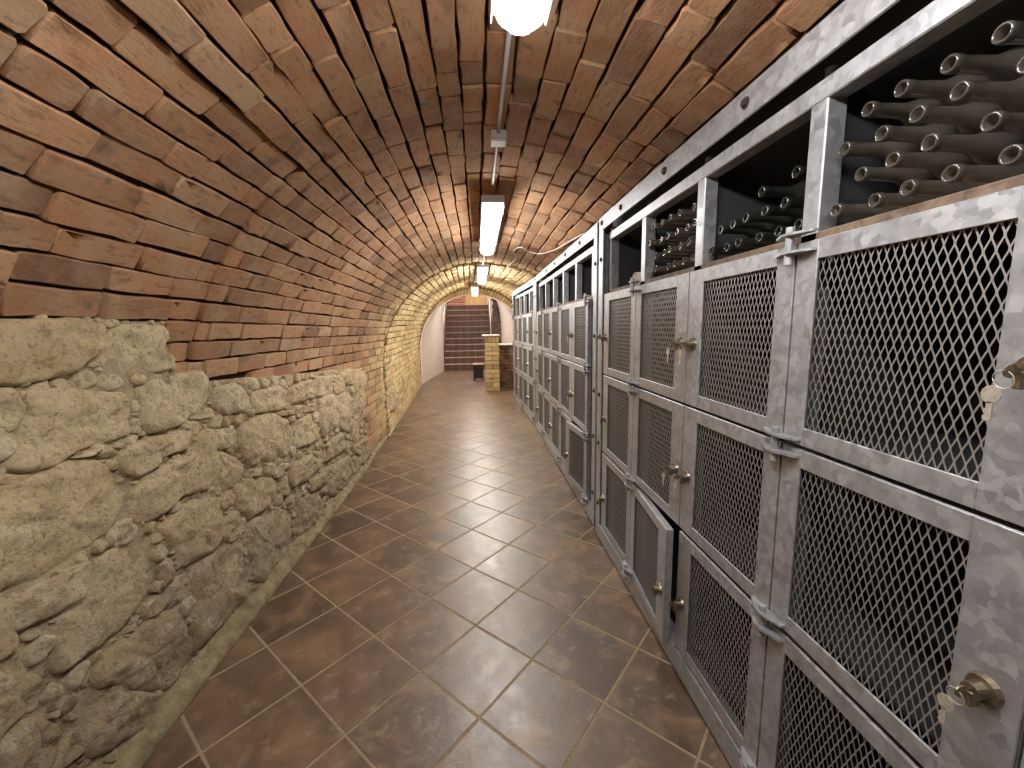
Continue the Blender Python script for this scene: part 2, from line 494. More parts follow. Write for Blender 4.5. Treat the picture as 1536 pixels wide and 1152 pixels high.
# ================================================================ STRUCTURE
# ---- vault shell behind the bricks
def ring_ys():
    a = [-3.0, -1.5, 0, .95, 1.9]; b = [1.9, 2.7, 3.6, 4.5, 5.4]; c = [5.4, 6.6, 7.8, 9.1, 10.5]
    return [(y, station(y - 1e-4) if (seg < 2 and y == ys[-1]) else station(y)) for seg, ys in enumerate((a, b, c)) for y in ys]
def shell(name, s_list, mat, off, kind='structure'):
    v = []; f = []; rows = ring_ys(); n = len(s_list)
    for y, (cx, cz, rx, rz) in rows:
        for s in s_list:
            e = wide(y)
            if s < 0: v.append((cx - rx - off, y, cz + s * 1.3))
            elif s > math.pi: v.append((cx + rx + e + off, y, cz - (s - math.pi) * 1.3))
            else: v.append((cx - (rx + off + (e if s > math.pi / 2 else 0)) * math.cos(s), y, cz + (rz + off) * math.sin(s)))
    for i in range(len(rows) - 1):
        f += [(i * n + k, i * n + k + 1, (i + 1) * n + k + 1, (i + 1) * n + k) for k in range(n - 1)]
    o = link(name, mk_mesh(name, v, f, mat, None, False), None, None, kind)
    md = o.modifiers.new('thickness', 'SOLIDIFY'); md.thickness = 0.12; md.offset = 1.0
    return o
S_FLOOR = -0.95 / 1.3 - 0.05
ceiling = shell('ceiling', [math.pi * i / 56 for i in range(57)], M_JOINT, 0.036)
wall_left = shell('wall_left', [S_FLOOR, 0.0], M_JOINT, 0.036)
wall_right = shell('wall_right', [math.pi, math.pi + .78], M_JOINT, 0.036)
wb = MB().box(-1.6, 1.85, -3.1, -3.0, -.05, 2.6).build('wall_back', M_BRICK, None, False, 'structure')

# ---- bricks of the vault and of the left wall
def lay(seg, y0, y1, pitch, length, items_c, items_l, right_limit):
    ym = y0 + 1e-3
    cx, cz, rx, rz = station(ym)
    rav = (rx + rz) / 2 if seg == 3 else 1.37
    rr = random.Random(40 + seg)
    s = S_FLOOR + 0.01
    row = 0
    while s < math.pi + .6:
        below = s < 0
        ds = pitch / (1.3 if (s < 0 or s > math.pi) else rav)
        sc = s + ds / 2
        ph = rr.uniform(0, 6.28); amp = rr.uniform(0.001, 0.004)
        y = y0 + (((row * 37) % 11 - 5) * .028 if (seg == 2 and sc > .95) else 0) - (0.0 if row % 2 else length * rr.uniform(.35, .6)) - rr.uniform(0, .04)
        first = True
        jag = ((row * 37) % 11 - 5) * .028 if sc > .95 else 0.0     # above the haunch the courses interlock
        ya = y0 + (jag if seg == 2 else 0.0); yb = y1 + (jag if seg == 1 else 0.0)
        while y < yb - 0.02:
            short = rr.random() < (0.10 if seg < 3 else 0.22)
            L = (0.13 if short else length) * rr.uniform(.9, 1.1)
            if first: first = False
            a = max(y, ya + rr.uniform(-.006, .006)); b = min(y + L, yb + rr.uniform(-.008, .002))
            y += L + rr.uniform(.003, .008)
            l = b - a
            if l < 0.035: continue
            yc = (a + b) / 2
            wob = amp * math.sin(yc * 2.1 + ph) / rav
            s_ = sc + wob
            P = vault(yc, s_)
            if P.x < 0 and P.z < stone_top(yc) - .012: continue
            if s_ > math.pi / 2 and P.z < right_limit(yc): continue
            v = (vault(yc, s_ + .004) - vault(yc, s_ - .004)).normalized()
            u = (vault(yc + .02, s_) - vault(yc - .02, s_)) if (y0 + .03 < yc < y1 - .03) else Vector((0, 1, 0))
            u.normalize()
            w = u.cross(v).normalized(); v = w.cross(u)
            if w.dot(Vector((cx, yc, cz)) - P) < 0 and s_ > 0 and s_ < math.pi: w = -w
            rot = Matrix.Rotation(rr.uniform(-.008, .008), 3, w) @ Matrix.Rotation(rr.uniform(-.02, .02), 3, u)
            u, v, w = rot @ u, rot @ v, rot @ w
            P = P + w * (rr.uniform(-.007, .006) - (.010 if seg == 1 and sc < .95 else 0)) + v * rr.uniform(-.0022, .0022)
            real = (vault(yc, s_ + ds / 2) - vault(yc, s_ - ds / 2)).length
            lib = BR_SHORT if l < .17 else BR_LONG
            var = lib[rr.randrange(len(lib))]
            base_l = .13 if lib is BR_SHORT else .26
            sv = (real - (rr.uniform(.004, .012) if seg < 3 else rr.uniform(.011, .019))) / .085
            wt = frame_at(P)
            wt = wt * wt * l * max(0.02, abs(w.dot((Vector((0, 0, EYE)) - P).normalized())))
            it = (matrix_from(u, v, w, P), var, (l if l > .05 else .05) / base_l, sv, wt)
            (items_l if (s_ < math.pi / 2 and P.z < 1.86) else items_c).append(it)
        s += ds; row += 1
ic, il = [], []
lay(1, -0.9, 1.9, .0895, .275, ic, il, lambda y: 1.25)
lay(2, 1.9, 5.4, .0895, .262, ic, il, lambda y: 1.25)
lay(3, 5.4, 10.5, .084, .25, ic, il, lambda y: 1.25 if y < 7.6 else -1)
place_bricks(ic, ceiling, 300)
place_bricks(il, wall_left, 290)

# ---- rubble stones of the left wall (outlines as (along the wall, height))
STONES = [[[1.093,1.452],[1.353,1.463],[1.463,1.446],[1.428,1.39],[1.346,1.325],[1.244,1.295],[1.144,1.294],[1.07,1.313]],[[1.469,1.446],[1.575,1.452],[1.707,1.45],[1.723,1.413],[1.675,1.348],[1.753,1.319],[1.731,1.275],[1.607,1.272],[1.499,1.266],[1.438,1.305],[1.369,1.328],[1.434,1.39]],[[1.552,1.233],[1.727,1.25],[1.936,1.245],[1.923,1.109],[1.831,1.087],[1.711,1.055],[1.618,1.05],[1.553,1.057],[1.539,1.115],[1.543,1.178]],[[1.185,1.266],[1.303,1.263],[1.413,1.23],[1.487,1.218],[1.496,1.125],[1.486,1.065],[1.397,1.063],[1.304,1.077],[1.257,1.054],[1.193,1.048],[1.131,1.068],[1.096,1.099],[1.144,1.12],[1.147,1.166],[1.169,1.199]],[[1.104,1.284],[1.151,1.285],[1.173,1.245],[1.167,1.199],[1.139,1.168],[1.11,1.185],[1.091,1.203]],[[1.08,1.18],[1.139,1.164],[1.146,1.134],[1.101,1.106],[1.068,1.108]],[[1.063,1.075],[1.134,1.062],[1.167,1.045],[1.159,1.033],[1.116,1.029],[1.061,1.062]],[[1.078,1.037],[1.167,1.031],[1.266,1.048],[1.362,1.012],[1.426,0.936],[1.435,0.859],[1.426,0.808],[1.346,0.78],[1.274,0.772],[1.199,0.757],[1.094,0.76],[1.036,0.777],[0.974,0.812],[1.014,1.055]],[[1.506,1.221],[1.528,1.224],[1.548,1.164],[1.53,1.13],[1.506,1.141]],[[1.496,1.125],[1.532,1.117],[1.535,1.068],[1.497,1.066]],[[1.445,1.034],[1.55,1.042],[1.631,1.026],[1.777,1.028],[1.78,0.986],[1.7,0.942],[1.62,0.961],[1.572,0.936],[1.536,0.915],[1.454,0.926],[1.423,0.987]],[[1.523,0.887],[1.613,0.922],[1.757,0.917],[1.822,0.975],[1.871,0.989],[1.921,0.964],[1.909,0.869],[1.925,0.781],[1.872,0.735],[1.747,0.746],[1.679,0.768],[1.58,0.74],[1.497,0.74],[1.444,0.785],[1.438,0.833],[1.462,0.886]],[[1.611,0.711],[1.721,0.719],[1.807,0.709],[1.908,0.653],[1.928,0.584],[1.919,0.502],[1.882,0.444],[1.75,0.462],[1.646,0.478],[1.613,0.513],[1.597,0.582],[1.562,0.637],[1.547,0.701]],[[1.94,1.169],[2.144,1.161],[2.244,1.097],[2.233,0.996],[2.117,1.016],[2.004,1.027],[1.926,1.092]],[[1.797,1.079],[1.912,1.083],[1.91,1.039],[1.802,1.048]],[[1.934,0.969],[2.106,0.96],[2.106,0.88],[1.974,0.866],[1.912,0.885]],[[1.268,1.056],[1.347,1.063],[1.358,1.055],[1.31,1.045]],[[1.336,1.047],[1.42,1.048],[1.422,1.023],[1.364,1.018]],[[2.273,1.096],[2.556,1.094],[2.627,1.051],[2.617,0.943],[2.403,0.955],[2.26,0.985]],[[2.663,1.056],[3.022,1.072],[3.093,1.031],[3.056,0.933],[2.765,0.937],[2.646,0.97]],[[3.102,1.075],[3.485,1.05],[3.491,0.889],[3.153,0.917],[3.077,0.956]],[[3.547,1.043],[3.754,1.051],[3.735,0.865],[3.53,0.875]],[[3.805,1.061],[4.012,1.048],[4.002,0.89],[3.797,0.919]],[[4.037,1.037],[4.422,0.97],[4.395,0.44],[4.199,0.594],[3.976,0.776]],[[2.112,0.936],[2.272,0.953],[2.442,0.946],[2.645,0.847],[2.664,0.694],[2.604,0.643],[2.348,0.674],[2.191,0.718],[2.108,0.792],[2.085,0.871]],[[2.719,0.842],[2.999,0.816],[3.103,0.687],[3.055,0.62],[2.729,0.633],[2.664,0.694]],[[3.186,0.911],[3.489,0.881],[3.521,0.734],[3.428,0.606],[3.156,0.606],[3.131,0.734]],[[3.571,0.86],[3.915,0.869],[3.926,0.684],[3.774,0.486],[3.552,0.575]],[[3.179,0.544],[3.589,0.534],[3.658,0.42],[3.596,0.359],[3.149,0.408],[3.237,0.47]],[[1.926,0.876],[2.0,0.844],[2.09,0.78],[2.129,0.693],[1.952,0.663],[1.91,0.723],[1.931,0.799]],[[3.849,0.583],[4.074,0.585],[4.166,0.457],[4.023,0.369],[3.852,0.365]],[[3.665,0.451],[3.805,0.395],[3.808,0.294],[3.66,0.323]],[[3.841,0.318],[4.323,0.287],[4.484,0.065],[4.131,0.047],[3.93,0.222]],[[2.637,0.564],[2.911,0.546],[3.071,0.454],[3.06,0.404],[2.763,0.398],[2.608,0.423],[2.587,0.501]],[[3.103,0.361],[3.724,0.271],[3.736,0.1],[3.667,0.03],[3.27,0.081],[3.035,0.209]],[[2.873,0.367],[3.208,0.338],[3.206,0.239],[3.009,0.247],[2.856,0.284]],[[3.765,0.224],[4.044,0.203],[4.068,0.051],[3.782,0.067]],[[2.485,0.627],[2.616,0.582],[2.584,0.548],[2.474,0.576]],[[2.04,0.672],[2.162,0.652],[2.372,0.593],[2.444,0.533],[2.426,0.443],[2.299,0.425],[2.123,0.449],[2.017,0.555]],[[2.14,0.707],[2.308,0.667],[2.298,0.62],[2.164,0.661]],[[2.468,0.546],[2.58,0.526],[2.583,0.422],[2.597,0.369],[2.466,0.426]],[[2.649,0.371],[2.816,0.377],[2.831,0.308],[2.664,0.317]],[[2.814,0.916],[3.144,0.878],[3.131,0.814],[2.831,0.864]],[[2.481,0.938],[2.708,0.913],[2.714,0.877],[2.498,0.913]],[[2.086,0.437],[2.415,0.387],[2.565,0.266],[2.543,0.065],[2.471,0.03],[2.17,0.061],[2.101,0.121],[2.081,0.281]],[[2.623,0.363],[2.946,0.246],[3.051,0.139],[3.026,0.03],[2.64,0.065],[2.583,0.168]],[[3.071,0.109],[3.353,0.052],[3.461,0.03],[3.1,0.03]],[[3.159,0.263],[3.731,0.144],[3.704,0.03],[3.186,0.123]],[[1.709,0.451],[1.852,0.454],[2.05,0.371],[2.042,0.204],[2.091,0.098],[2.05,0.053],[1.822,0.083],[1.63,0.103],[1.637,0.229],[1.674,0.344]],[[1.515,0.571],[1.58,0.564],[1.574,0.458],[1.509,0.469]],[[1.137,0.626],[1.205,0.641],[1.251,0.689],[1.29,0.716],[1.378,0.712],[1.493,0.694],[1.518,0.647],[1.493,0.558],[1.459,0.457],[1.377,0.464],[1.327,0.452],[1.267,0.439],[1.201,0.461],[1.143,0.462],[1.121,0.505],[1.147,0.542],[1.141,0.596]],[[1.033,0.761],[1.098,0.743],[1.206,0.745],[1.27,0.734],[1.246,0.692],[1.201,0.649],[1.126,0.645],[1.041,0.668],[0.988,0.711],[1.0,0.78]],[[1.233,0.384],[1.274,0.409],[1.365,0.395],[1.457,0.396],[1.554,0.358],[1.611,0.246],[1.624,0.116],[1.559,0.065],[1.485,0.075],[1.41,0.131],[1.302,0.269],[1.225,0.337]],[[1.182,0.35],[1.224,0.329],[1.3,0.258],[1.401,0.129],[1.425,0.076],[1.38,0.052],[1.307,0.063],[1.234,0.102],[1.16,0.154],[1.142,0.27],[1.152,0.329]],[[0.987,0.703],[1.047,0.638],[1.057,0.599],[1.071,0.556],[1.101,0.496],[1.107,0.448],[1.064,0.459],[1.021,0.456],[0.951,0.48]],[[1.095,0.459],[1.132,0.456],[1.15,0.411],[1.179,0.347],[1.148,0.321],[1.128,0.342],[1.097,0.387],[1.077,0.434]],[[0.987,0.438],[1.024,0.448],[1.079,0.39],[1.121,0.328],[1.132,0.275],[1.135,0.248],[1.108,0.239],[1.083,0.222],[0.99,0.267],[0.917,0.382]],[[1.139,0.238],[1.16,0.22],[1.159,0.184],[1.133,0.186],[1.093,0.194],[1.111,0.224]],[[1.239,0.057],[1.22,0.03],[1.135,0.075],[1.108,0.164],[1.165,0.122]],[[1.328,0.419],[1.381,0.402],[1.438,0.428],[1.374,0.447]]]
def tri_area(p):
    return abs(sum(p[i][0] * p[(i + 1) % len(p)][1] - p[(i + 1) % len(p)][0] * p[i][1] for i in range(len(p)))) / 2
def stone_mesh(poly, seed, base_x=-1.205, bulge=None):
    rr = random.Random(seed)
    n = len(poly)
    cyy = sum(p[0] for p in poly) / n; czz = sum(p[1] for p in poly) / n
    A = tri_area(poly); size = math.sqrt(max(A, 1e-5))
    step = max(.011, min(.018, size * .1))
    pts = []
    for i in range(n):
        p, q = poly[i], poly[(i + 1) % n]
        L = math.hypot(q[0] - p[0], q[1] - p[1]); k = max(1, int(L / step))
        for j in range(k):
            t = j / k
            pts.append([p[0] + (q[0] - p[0]) * t, p[1] + (q[1] - p[1]) * t])
    m = len(pts)
    for _ in range(2):   # round the corners a little
        pts = [[pts[i][0] * .5 + (pts[i - 1][0] + pts[(i + 1) % m][0]) * .25, pts[i][1] * .5 + (pts[i - 1][1] + pts[(i + 1) % m][1]) * .25] for i in range(m)]
    for p in pts:
        nv = noise.noise_vector(Vector((p[0] * 22, p[1] * 22, seed * 3.1)))
        p[0] += nv.x * .006; p[1] += nv.y * .006
    b = bulge if bulge is not None else min(.013, size * .07)
    tilt_y, tilt_z = rr.uniform(-.07, .07), rr.uniform(-.10, .06)
    dx = rr.uniform(-.010, .010)
    rings = [(1.0, -.075), (1.06, -.024), (1.045, -.006), (1.0, .002), (.93, b * .6), (.84, b * .9), (.73, b), (.61, b), (.48, b), (.34, b), (.18, b)] if size > .09 else [(1.0, -.05), (1.04, -.018), (1.02, -.004), (.92, b * .5), (.7, b), (.4, b)]
    v = []
    for (sc, h) in rings:
        for (y, z) in pts:
            yy = cyy + (y - cyy) * sc; zz = czz + (z - czz) * sc
            hh = h
            if h > -.05:
                q = Vector((yy, zz, seed * .77))
                hh += noise.noise(q * 7) * .020 * min(1, size * 5) + noise.noise(q * 17) * .015 + noise.noise(q * 38) * .010 - abs(noise.noise(q * 27)) * .012
                hh += tilt_y * (yy - cyy) + tilt_z * (zz - czz)
            v.append((base_x + dx + hh, yy, zz))
    q = Vector((cyy, czz, seed * .77)); v.append((base_x + dx + b + noise.noise(q * 7) * .020 * min(1, size * 5) + noise.noise(q * 17) * .015 + noise.noise(q * 38) * .010 - abs(noise.noise(q * 27)) * .012, cyy, czz))
    f = []
    for r in range(len(rings) - 1):
        f += [(r * m + i, r * m + (i + 1) % m, (r + 1) * m + (i + 1) % m, (r + 1) * m + i) for i in range(m)]
    r = len(rings) - 1
    f += [(r * m + i, r * m + (i + 1) % m, len(v) - 1) for i in range(m)]
    return v, f
def signed(p): return sum(p[i][0] * p[(i + 1) % len(p)][1] - p[(i + 1) % len(p)][0] * p[i][1] for i in range(len(p)))
def ccw(p): return p if signed(p) > 0 else p[::-1]
for i, poly in enumerate(STONES):
    poly = ccw([tuple(p) for p in poly])
    v, f = stone_mesh(poly, i + 1)
    link('stone', mk_mesh('stone', v, f, M_STONE, [0.0] * len(f), True), wall_left)

# filler stones in the gaps
from mathutils import kdtree
G = .012
ys = np.arange(1.0, 4.40, G); zs = np.arange(.02, 1.47, G)
YY, ZZ = np.meshgrid(ys, zs, indexing='ij')
occ = np.zeros(YY.shape, bool)
for poly in STONES:
    ins = np.zeros(YY.shape, bool); n = len(poly)
    for i in range(n):
        (y1, z1), (y2, z2) = poly[i], poly[(i + 1) % n]
        if z1 == z2: continue
        c = ((z1 > ZZ) != (z2 > ZZ)) & (YY < (y2 - y1) * (ZZ - z1) / (z2 - z1) + y1)
        ins ^= c
    occ |= ins
top = np.array([stone_top(y) for y in ys])[:, None]
occ |= ZZ > top - .004
kd_pts = np.argwhere(occ)
kd = kdtree.KDTree(len(kd_pts) + 1)
for i, (a, b) in enumerate(kd_pts): kd.insert((ys[a], zs[b], 0), i)
kd.balance()
free = np.argwhere(~occ)
rf = random.Random(11)
fill = []
order = [tuple(x) for x in free]; rf.shuffle(order)
for rmin, rmax in ((.055, .12), (.034, .06), (.02, .04), (.011, .024)):
    for a, b in order:
        y, z = ys[a] + rf.uniform(-.005, .005), zs[b] + rf.uniform(-.005, .005)
        _, _, d = kd.find((y, z, 0))
        for (fy, fz, fr) in fill:
            q = math.hypot((y - fy) / 1.25, z - fz) - fr
            if q < d: d = q
            if d < rmin: break
        if d >= rmin: fill.append((y, z, min(d, rmax)))
FV, FF, FT, kf = [], [], [], 0
fill.sort(key=lambda t: -t[2])
for i, (y, z, r) in enumerate(fill):
    m = rf.randint(5, 8); a0 = rf.uniform(0, 6.28)
    poly = [(y + math.cos(a0 + 6.283 * k / m) * r * rf.uniform(1.0, 1.35) * 1.2, z + math.sin(a0 + 6.283 * k / m) * r * rf.uniform(.9, 1.2)) for k in range(m)]
    v, f = stone_mesh(poly, 300 + i, -1.211, min(.012, r * .25))
    if i < 130 and r > .024:
        link('stone', mk_mesh('stone', v, f, M_STONE, [0.0] * len(f), True), wall_left)
    else:
        FV += v; FF += [tuple(a + kf for a in g) for g in f]; FT += [rf.random()] * len(f); kf += len(v)
# the wall beside and behind the viewpoint
y = -0.9
while y < 1.07:
    w = rf.uniform(.18, .4); z = .03
    while z < 1.42:
        h = rf.uniform(.12, .28); h = min(h, 1.46 - z)
        if h > .04 and y + w < 1.12:
            poly = [(y, z), (y + w * .5, z - .01), (y + w - .02, z), (y + w - .01, z + h * .5), (y + w - .03, z + h - .015), (y + w * .4, z + h - .01), (y + .01, z + h - .02)]
            v, f = stone_mesh(poly, rf.randint(1000, 9999))
            FV += v; FF += [tuple(a + kf for a in g) for g in f]; FT += [rf.random()] * len(f); kf += len(v)
        z += h
    y += w
link('small_stones', mk_mesh('small_stones', FV, FF, M_STONE, FT, True), wall_left, None, 'stuff')
# mortar bed the stones sit in, uneven
v = []; f = []
ny, nz = 140, 42
for i in range(ny + 1):
    y = -3.0 + 7.385 * i / ny
    if i > 20: y = -.9 + 5.285 * (i - 20) / (ny - 20)
    for k in range(nz + 1):
        z = (stone_top(min(y, 4.37)) - .004) * k / nz
        q = Vector((y * 7, z * 7, 1.7))
        v.append((-1.219 + noise.noise(q) * .014 + noise.noise(q * 3.3) * .010, y, z))
f = [(i * (nz + 1) + k, (i + 1) * (nz + 1) + k, (i + 1) * (nz + 1) + k + 1, i * (nz + 1) + k + 1) for i in range(ny) for k in range(nz)]
n0 = len(v)
# top ledge and far end return
for i in range(ny + 1):
    a = v[i * (nz + 1) + nz]; v.append((-1.40, a[1], a[2] + .004))
f += [(i * (nz + 1) + nz, (i + 1) * (nz + 1) + nz, n0 + i + 1, n0 + i) for i in range(ny)]
link('mortar_bed', mk_mesh('mortar_bed', v, f, M_RUBBLE, None, True), wall_left)
# pale stone let into the brick wall
v, f = stone_mesh(ccw([(5.55, .30), (5.95, .27), (6.1, .42), (5.98, .60), (5.62, .62), (5.48, .45)]), 77, -1.205)
link('stone', mk_mesh('stone', v, f, M_STONE, [0.3] * len(f), True), wall_left)

# mortar curb along the foot of the left wall
v = []; N = 120; prof = [(-.16, .075), (-.05, .060), (-.015, .040), (.0, .018), (.004, -.01), (-.16, -.01)]
def base_x(y):
    P = [(-3, -1.146), (3.3, -1.146), (4.2, -1.160), (4.7, -1.205), (6.5, -1.245), (10.48, -1.43)]
    for (a, xa), (b, xb) in zip(P, P[1:]):
        if y <= b: return xa + (xb - xa) * (y - a) / (b - a)
    return P[-1][1]
for i in range(N + 1):
    y = -3 + 13.48 * (i / N)
    if i > 8: y = -.5 + 10.98 * ((i - 8) / (N - 8)) ** 1.15
    w = 1.0 if y < 4.3 else .55
    for k, (dx, z) in enumerate(prof):
        j = noise.noise(Vector((y * 5, k * 3.3, 0))) * .010
        v.append((base_x(y) + dx * w + j * .6, y, z * w + (j if 0 < z else 0)))
m = len(prof)
f = [(i * m + k, (i + 1) * m + k, (i + 1) * m + (k + 1) % m, i * m + (k + 1) % m) for i in range(N) for k in range(m)]
link('baseboard_left', mk_mesh('baseboard_left', v, f, M_CURB, None, True), None, None, 'structure')

# ---- floor: grout bed and diagonal tiles
floor = MB().box(-1.7, 1.8, -3.1, 17.8, -.08, -.0014).build('floor', M_GROUT, None, False, 'structure')
TS, TH, OX, OY = .3346, .8182, -.5201, 1.778
h = TS / 2 - .0050; c = .0012
tv = []; 
for z, q in ((-.012, h), (-.0015, h), (0, h - c)):
    tv += [(-q, -q, z), (q, -q, z), (q, q, z), (-q, q, z)]
tf = [(i + r * 4, (i + 1) % 4 + r * 4, (i + 1) % 4 + (r + 1) * 4, i + (r + 1) * 4) for r in (0, 1) for i in range(4)] + [(8, 9, 10, 11)]
tile_me = mk_mesh('tile', tv, tf, M_TILE)
a = Vector((math.sin(TH), -math.cos(TH))); b = Vector((-math.cos(TH), -math.sin(TH)))
tiles = []
for i in range(-45, 25):
    for j in range(-45, 25):
        p = Vector((OX, OY)) + a * TS * (i + .5) + b * TS * (j + .5)
        lx = -1.36 if p.y < 4.2 else -1.62
        rx = .95 if p.y < 8 else 1.5
        if lx < p.x < rx and -.7 < p.y < 13.7: tiles.append(p)
tiles.sort(key=lambda p: p.length)
rt_ = random.Random(5); BV, BF, k = [], [], 0
for q, p in enumerate(tiles):
    z = rt_.uniform(-.0006, .0004)
    ang = math.atan2(a.y, a.x) + rt_.choice((0, math.pi / 2, math.pi, -math.pi / 2)) + rt_.uniform(-.003, .003)
    if q < 300:
        o = link('tile', tile_me, floor, (p.x, p.y, z)); o.rotation_euler.z = ang
    else:
        ca, sa = math.cos(ang), math.sin(ang)
        BV += [(p.x + x * ca - y * sa, p.y + x * sa + y * ca, z + zz) for x, y, zz in tv]
        BF += [tuple(g + k for g in ff) for ff in tf]; k += len(tv)
if BV: link('far_tiles', mk_mesh('far_tiles', BV, BF, M_TILE), floor, None, 'stuff')

# ---- arched end wall with its ring of bricks, plastered passage and stairwell
OC, OZ, ORX, ORZ = -.08, .93, 1.36, 1.305
def opening(s, grow=0.0):
    if s < 0: return (OC - ORX - grow, OZ + s * 1.3)
    if s > math.pi: return (OC + ORX + grow, OZ - (s - math.pi) * 1.3)
    return (OC - (ORX + grow) * math.cos(s), OZ + (ORZ + grow) * math.sin(s))
SL = [-.75, -.35] + [math.pi * i / 48 for i in range(49)] + [math.pi + .35, math.pi + .75]
v = []; f = []
for s in SL:
    x, z = opening(s)
    ox = x * 1.0 - .45 if s < 0 else x + .45 if s > math.pi else OC - (ORX + .45) * math.cos(s)
    oz = z if (s < 0 or s > math.pi) else OZ + (ORZ + .45) * math.sin(s)
    v += [(x, 10.50, z), (ox, 10.50, oz), (x, 10.62, z)]
n = len(SL)
for i in range(n - 1):
    f += [(i * 3, i * 3 + 1, i * 3 + 4, i * 3 + 3), (i * 3 + 2, i * 3, i * 3 + 3, i * 3 + 5)]
wall_front = link('wall_front', mk_mesh('wall_front', v, f, M_JOINT), None, None, 'structure')
items = []; rr = random.Random(9)
K = 54
for i in range(K):
    s = math.pi * (i + .5) / K
    x, z = opening(s, .008); P0 = Vector((x, 10.5, z)); P1 = vault(10.49, s, 0)
    w_ = Vector((0, -1, 0)); u = (P1 - P0); L = u.length - .012
    if L < .035: continue
    u.normalize(); v_ = w_.cross(u)
    Pm = P0 + u * (L / 2) + w_ * rr.uniform(0.0, .012)
    lib = BR_SHORT; var = lib[rr.randrange(len(lib))]
    items.append((matrix_from(u, v_, w_, Pm), var, L / .13, (math.pi * (ORX + .06) / K - .010) / .085, 1.0))
place_bricks(items, wall_front, 60)
# plaster passage: narrows towards the stairs, ceiling rises
v = []; rows = [(10.47, 0.0, .012), (10.47, 0.0, -.015), (10.7, 0.0, 0), (11.5, .27, 0), (12.6, .63, 0), (13.7, 1.0, 0)]
for (y, t, g) in rows:
    for s in SL:
        x, z = opening(s, g)
        x2, z2 = x, z
        # end section: left wall -1.13, right wall .80, flatter and higher
        if s <= 0: x2 = -1.13
        elif s >= math.pi: x2 = .80
        else: x2 = -.165 - .965 * math.copysign(abs(math.cos(s)) ** .7, math.cos(s)); z2 = OZ + (2.75 - OZ) * math.sin(s) ** .6
        v.append((x + (x2 - x) * t, y, z + (z2 - z) * t))
f = [(i * n + k, i * n + k + 1, (i + 1) * n + k + 1, (i + 1) * n + k) for i in range(len(rows) - 1) for k in range(n - 1)]
o = link('wall_passage', mk_mesh('wall_passage', v, f, M_PLASTER, None, True), None, None, 'structure')
# stairwell box
mb = MB()
mb.box(-1.32, -1.20, 13.7, 17.7, 0, 4.2); mb.box(-1.32, .95, 17.6, 17.72, 0, 4.2)
mb.box(.82, .95, 13.7, 17.7, 0, 4.2)
mb.box(-1.32, .95, 13.66, 13.74, 2.72, 4.2)
mb.build('wall_stairwell', M_PLASTER, None, False, 'structure')
MB().box(-1.4, 1.0, 13.6, 17.8, 4.2, 4.3).build('ceiling_stairwell', M_PLASTER, None, False, 'structure')

stairs = empty('staircase', (-.345, 13.72, 0))
tag(stairs, 'flight of brown tiled steps with pale nosings beyond the plastered arch', 'stairs')
rs = random.Random(2)
for k in range(11):
    y0 = .25 * k; z0 = .209 * k
    st = MB().box(-.80, .80, y0 + .012, (3.2 if k == 10 else y0 + .30), z0 - (.0 if k == 0 else .02), z0 + .19).build('step', M_NOSING, stairs)
    x = -.80
    for q in range(6):
        w = .27 if 0 < q < 5 else .26
        MB().box(x + .004, min(x + w - .004, .80), y0, y0 + .013, z0 + .006, z0 + .183, .001).build('riser_tile', M_STEP, st)
        x += w
    MB().box(-.80, .80, y0 - .018, y0 + (.26 if k < 10 else 3.1), z0 + .188, z0 + .209, .003).build('tread', M_NOSING, st)
def rail(x, lab):
    r = empty('handrail', (x, 13.9, 0)); tag(r, lab, 'handrail')
    pts = [(0, 0 + .25 * k, .209 * k + 1.05) for k in range(0, 12, 3)]
    MB().tube(pts, .022, 8).build('rail', M_RAIL, r, True)
    for k in (0, 3, 6, 9):
        MB().cyl((0, .25 * k, .209 * k + .2), (0, .25 * k, .209 * k + 1.05), .016, n=8).build('post', M_RAIL, r, True)
    return r
rail(-1.17, 'pale steel handrail on the left side of the stairs')
rail(.478, 'pale steel handrail on the right side of the stairs')
# rough dark masonry right of the stairs
mb = MB(); rq = random.Random(8); z = 0.0
roots = empty('rough_wall', (.66, 13.9, 0)); tag(roots, 'rough dark masonry pier at the right of the stairs', 'wall')
while z < 2.7:
    hh = rq.uniform(.10, .17); x0 = -.155 + rq.uniform(-.005, .06)
    MB().box(x0, .02, rq.uniform(-.02, .01), .4, z + .006, z + hh - .006, .01).build('block', M_DARKROCK, roots)
    MB().box(.03, .19, rq.uniform(-.02, .01), .4, z + .006, z + hh - .006, .01).build('block', M_DARKROCK, roots)
    z += hh
# doors and upper steps at the head of the stairs
dr = empty('wooden_door', (-.04, 17.55, 2.30)); tag(dr, 'light yellow wooden plank door at the head of the stairs', 'door')
for k in range(5):
    MB().box(-.38 + .152 * k, -.38 + .152 * k + .148, -.03, .02, 0, 1.5, .004).build('plank', M_DOORW, dr)
MB().box(-.42, -.38, -.05, .03, 0, 1.55).box(.38, .42, -.05, .03, 0, 1.55).build('frame', M_DOORW, dr)
us = empty('upper_steps', (-.78, 17.1, 2.30)); tag(us, 'reddish brick steps with pale edges at top left of the stairs', 'stairs')
for k in range(5):
    s_ = MB().box(-.36, .32, .08 * k, .48, .11 * k, .11 * k + .085).build('step', material('red_step', (.30, .09, .06), .6) if k == 0 else bpy.data.materials['red_step'], us)
    MB().box(-.36, .32, .08 * k - .01, .48, .11 * k + .086, .11 * k + .11).build('edge', M_NOSING, us)

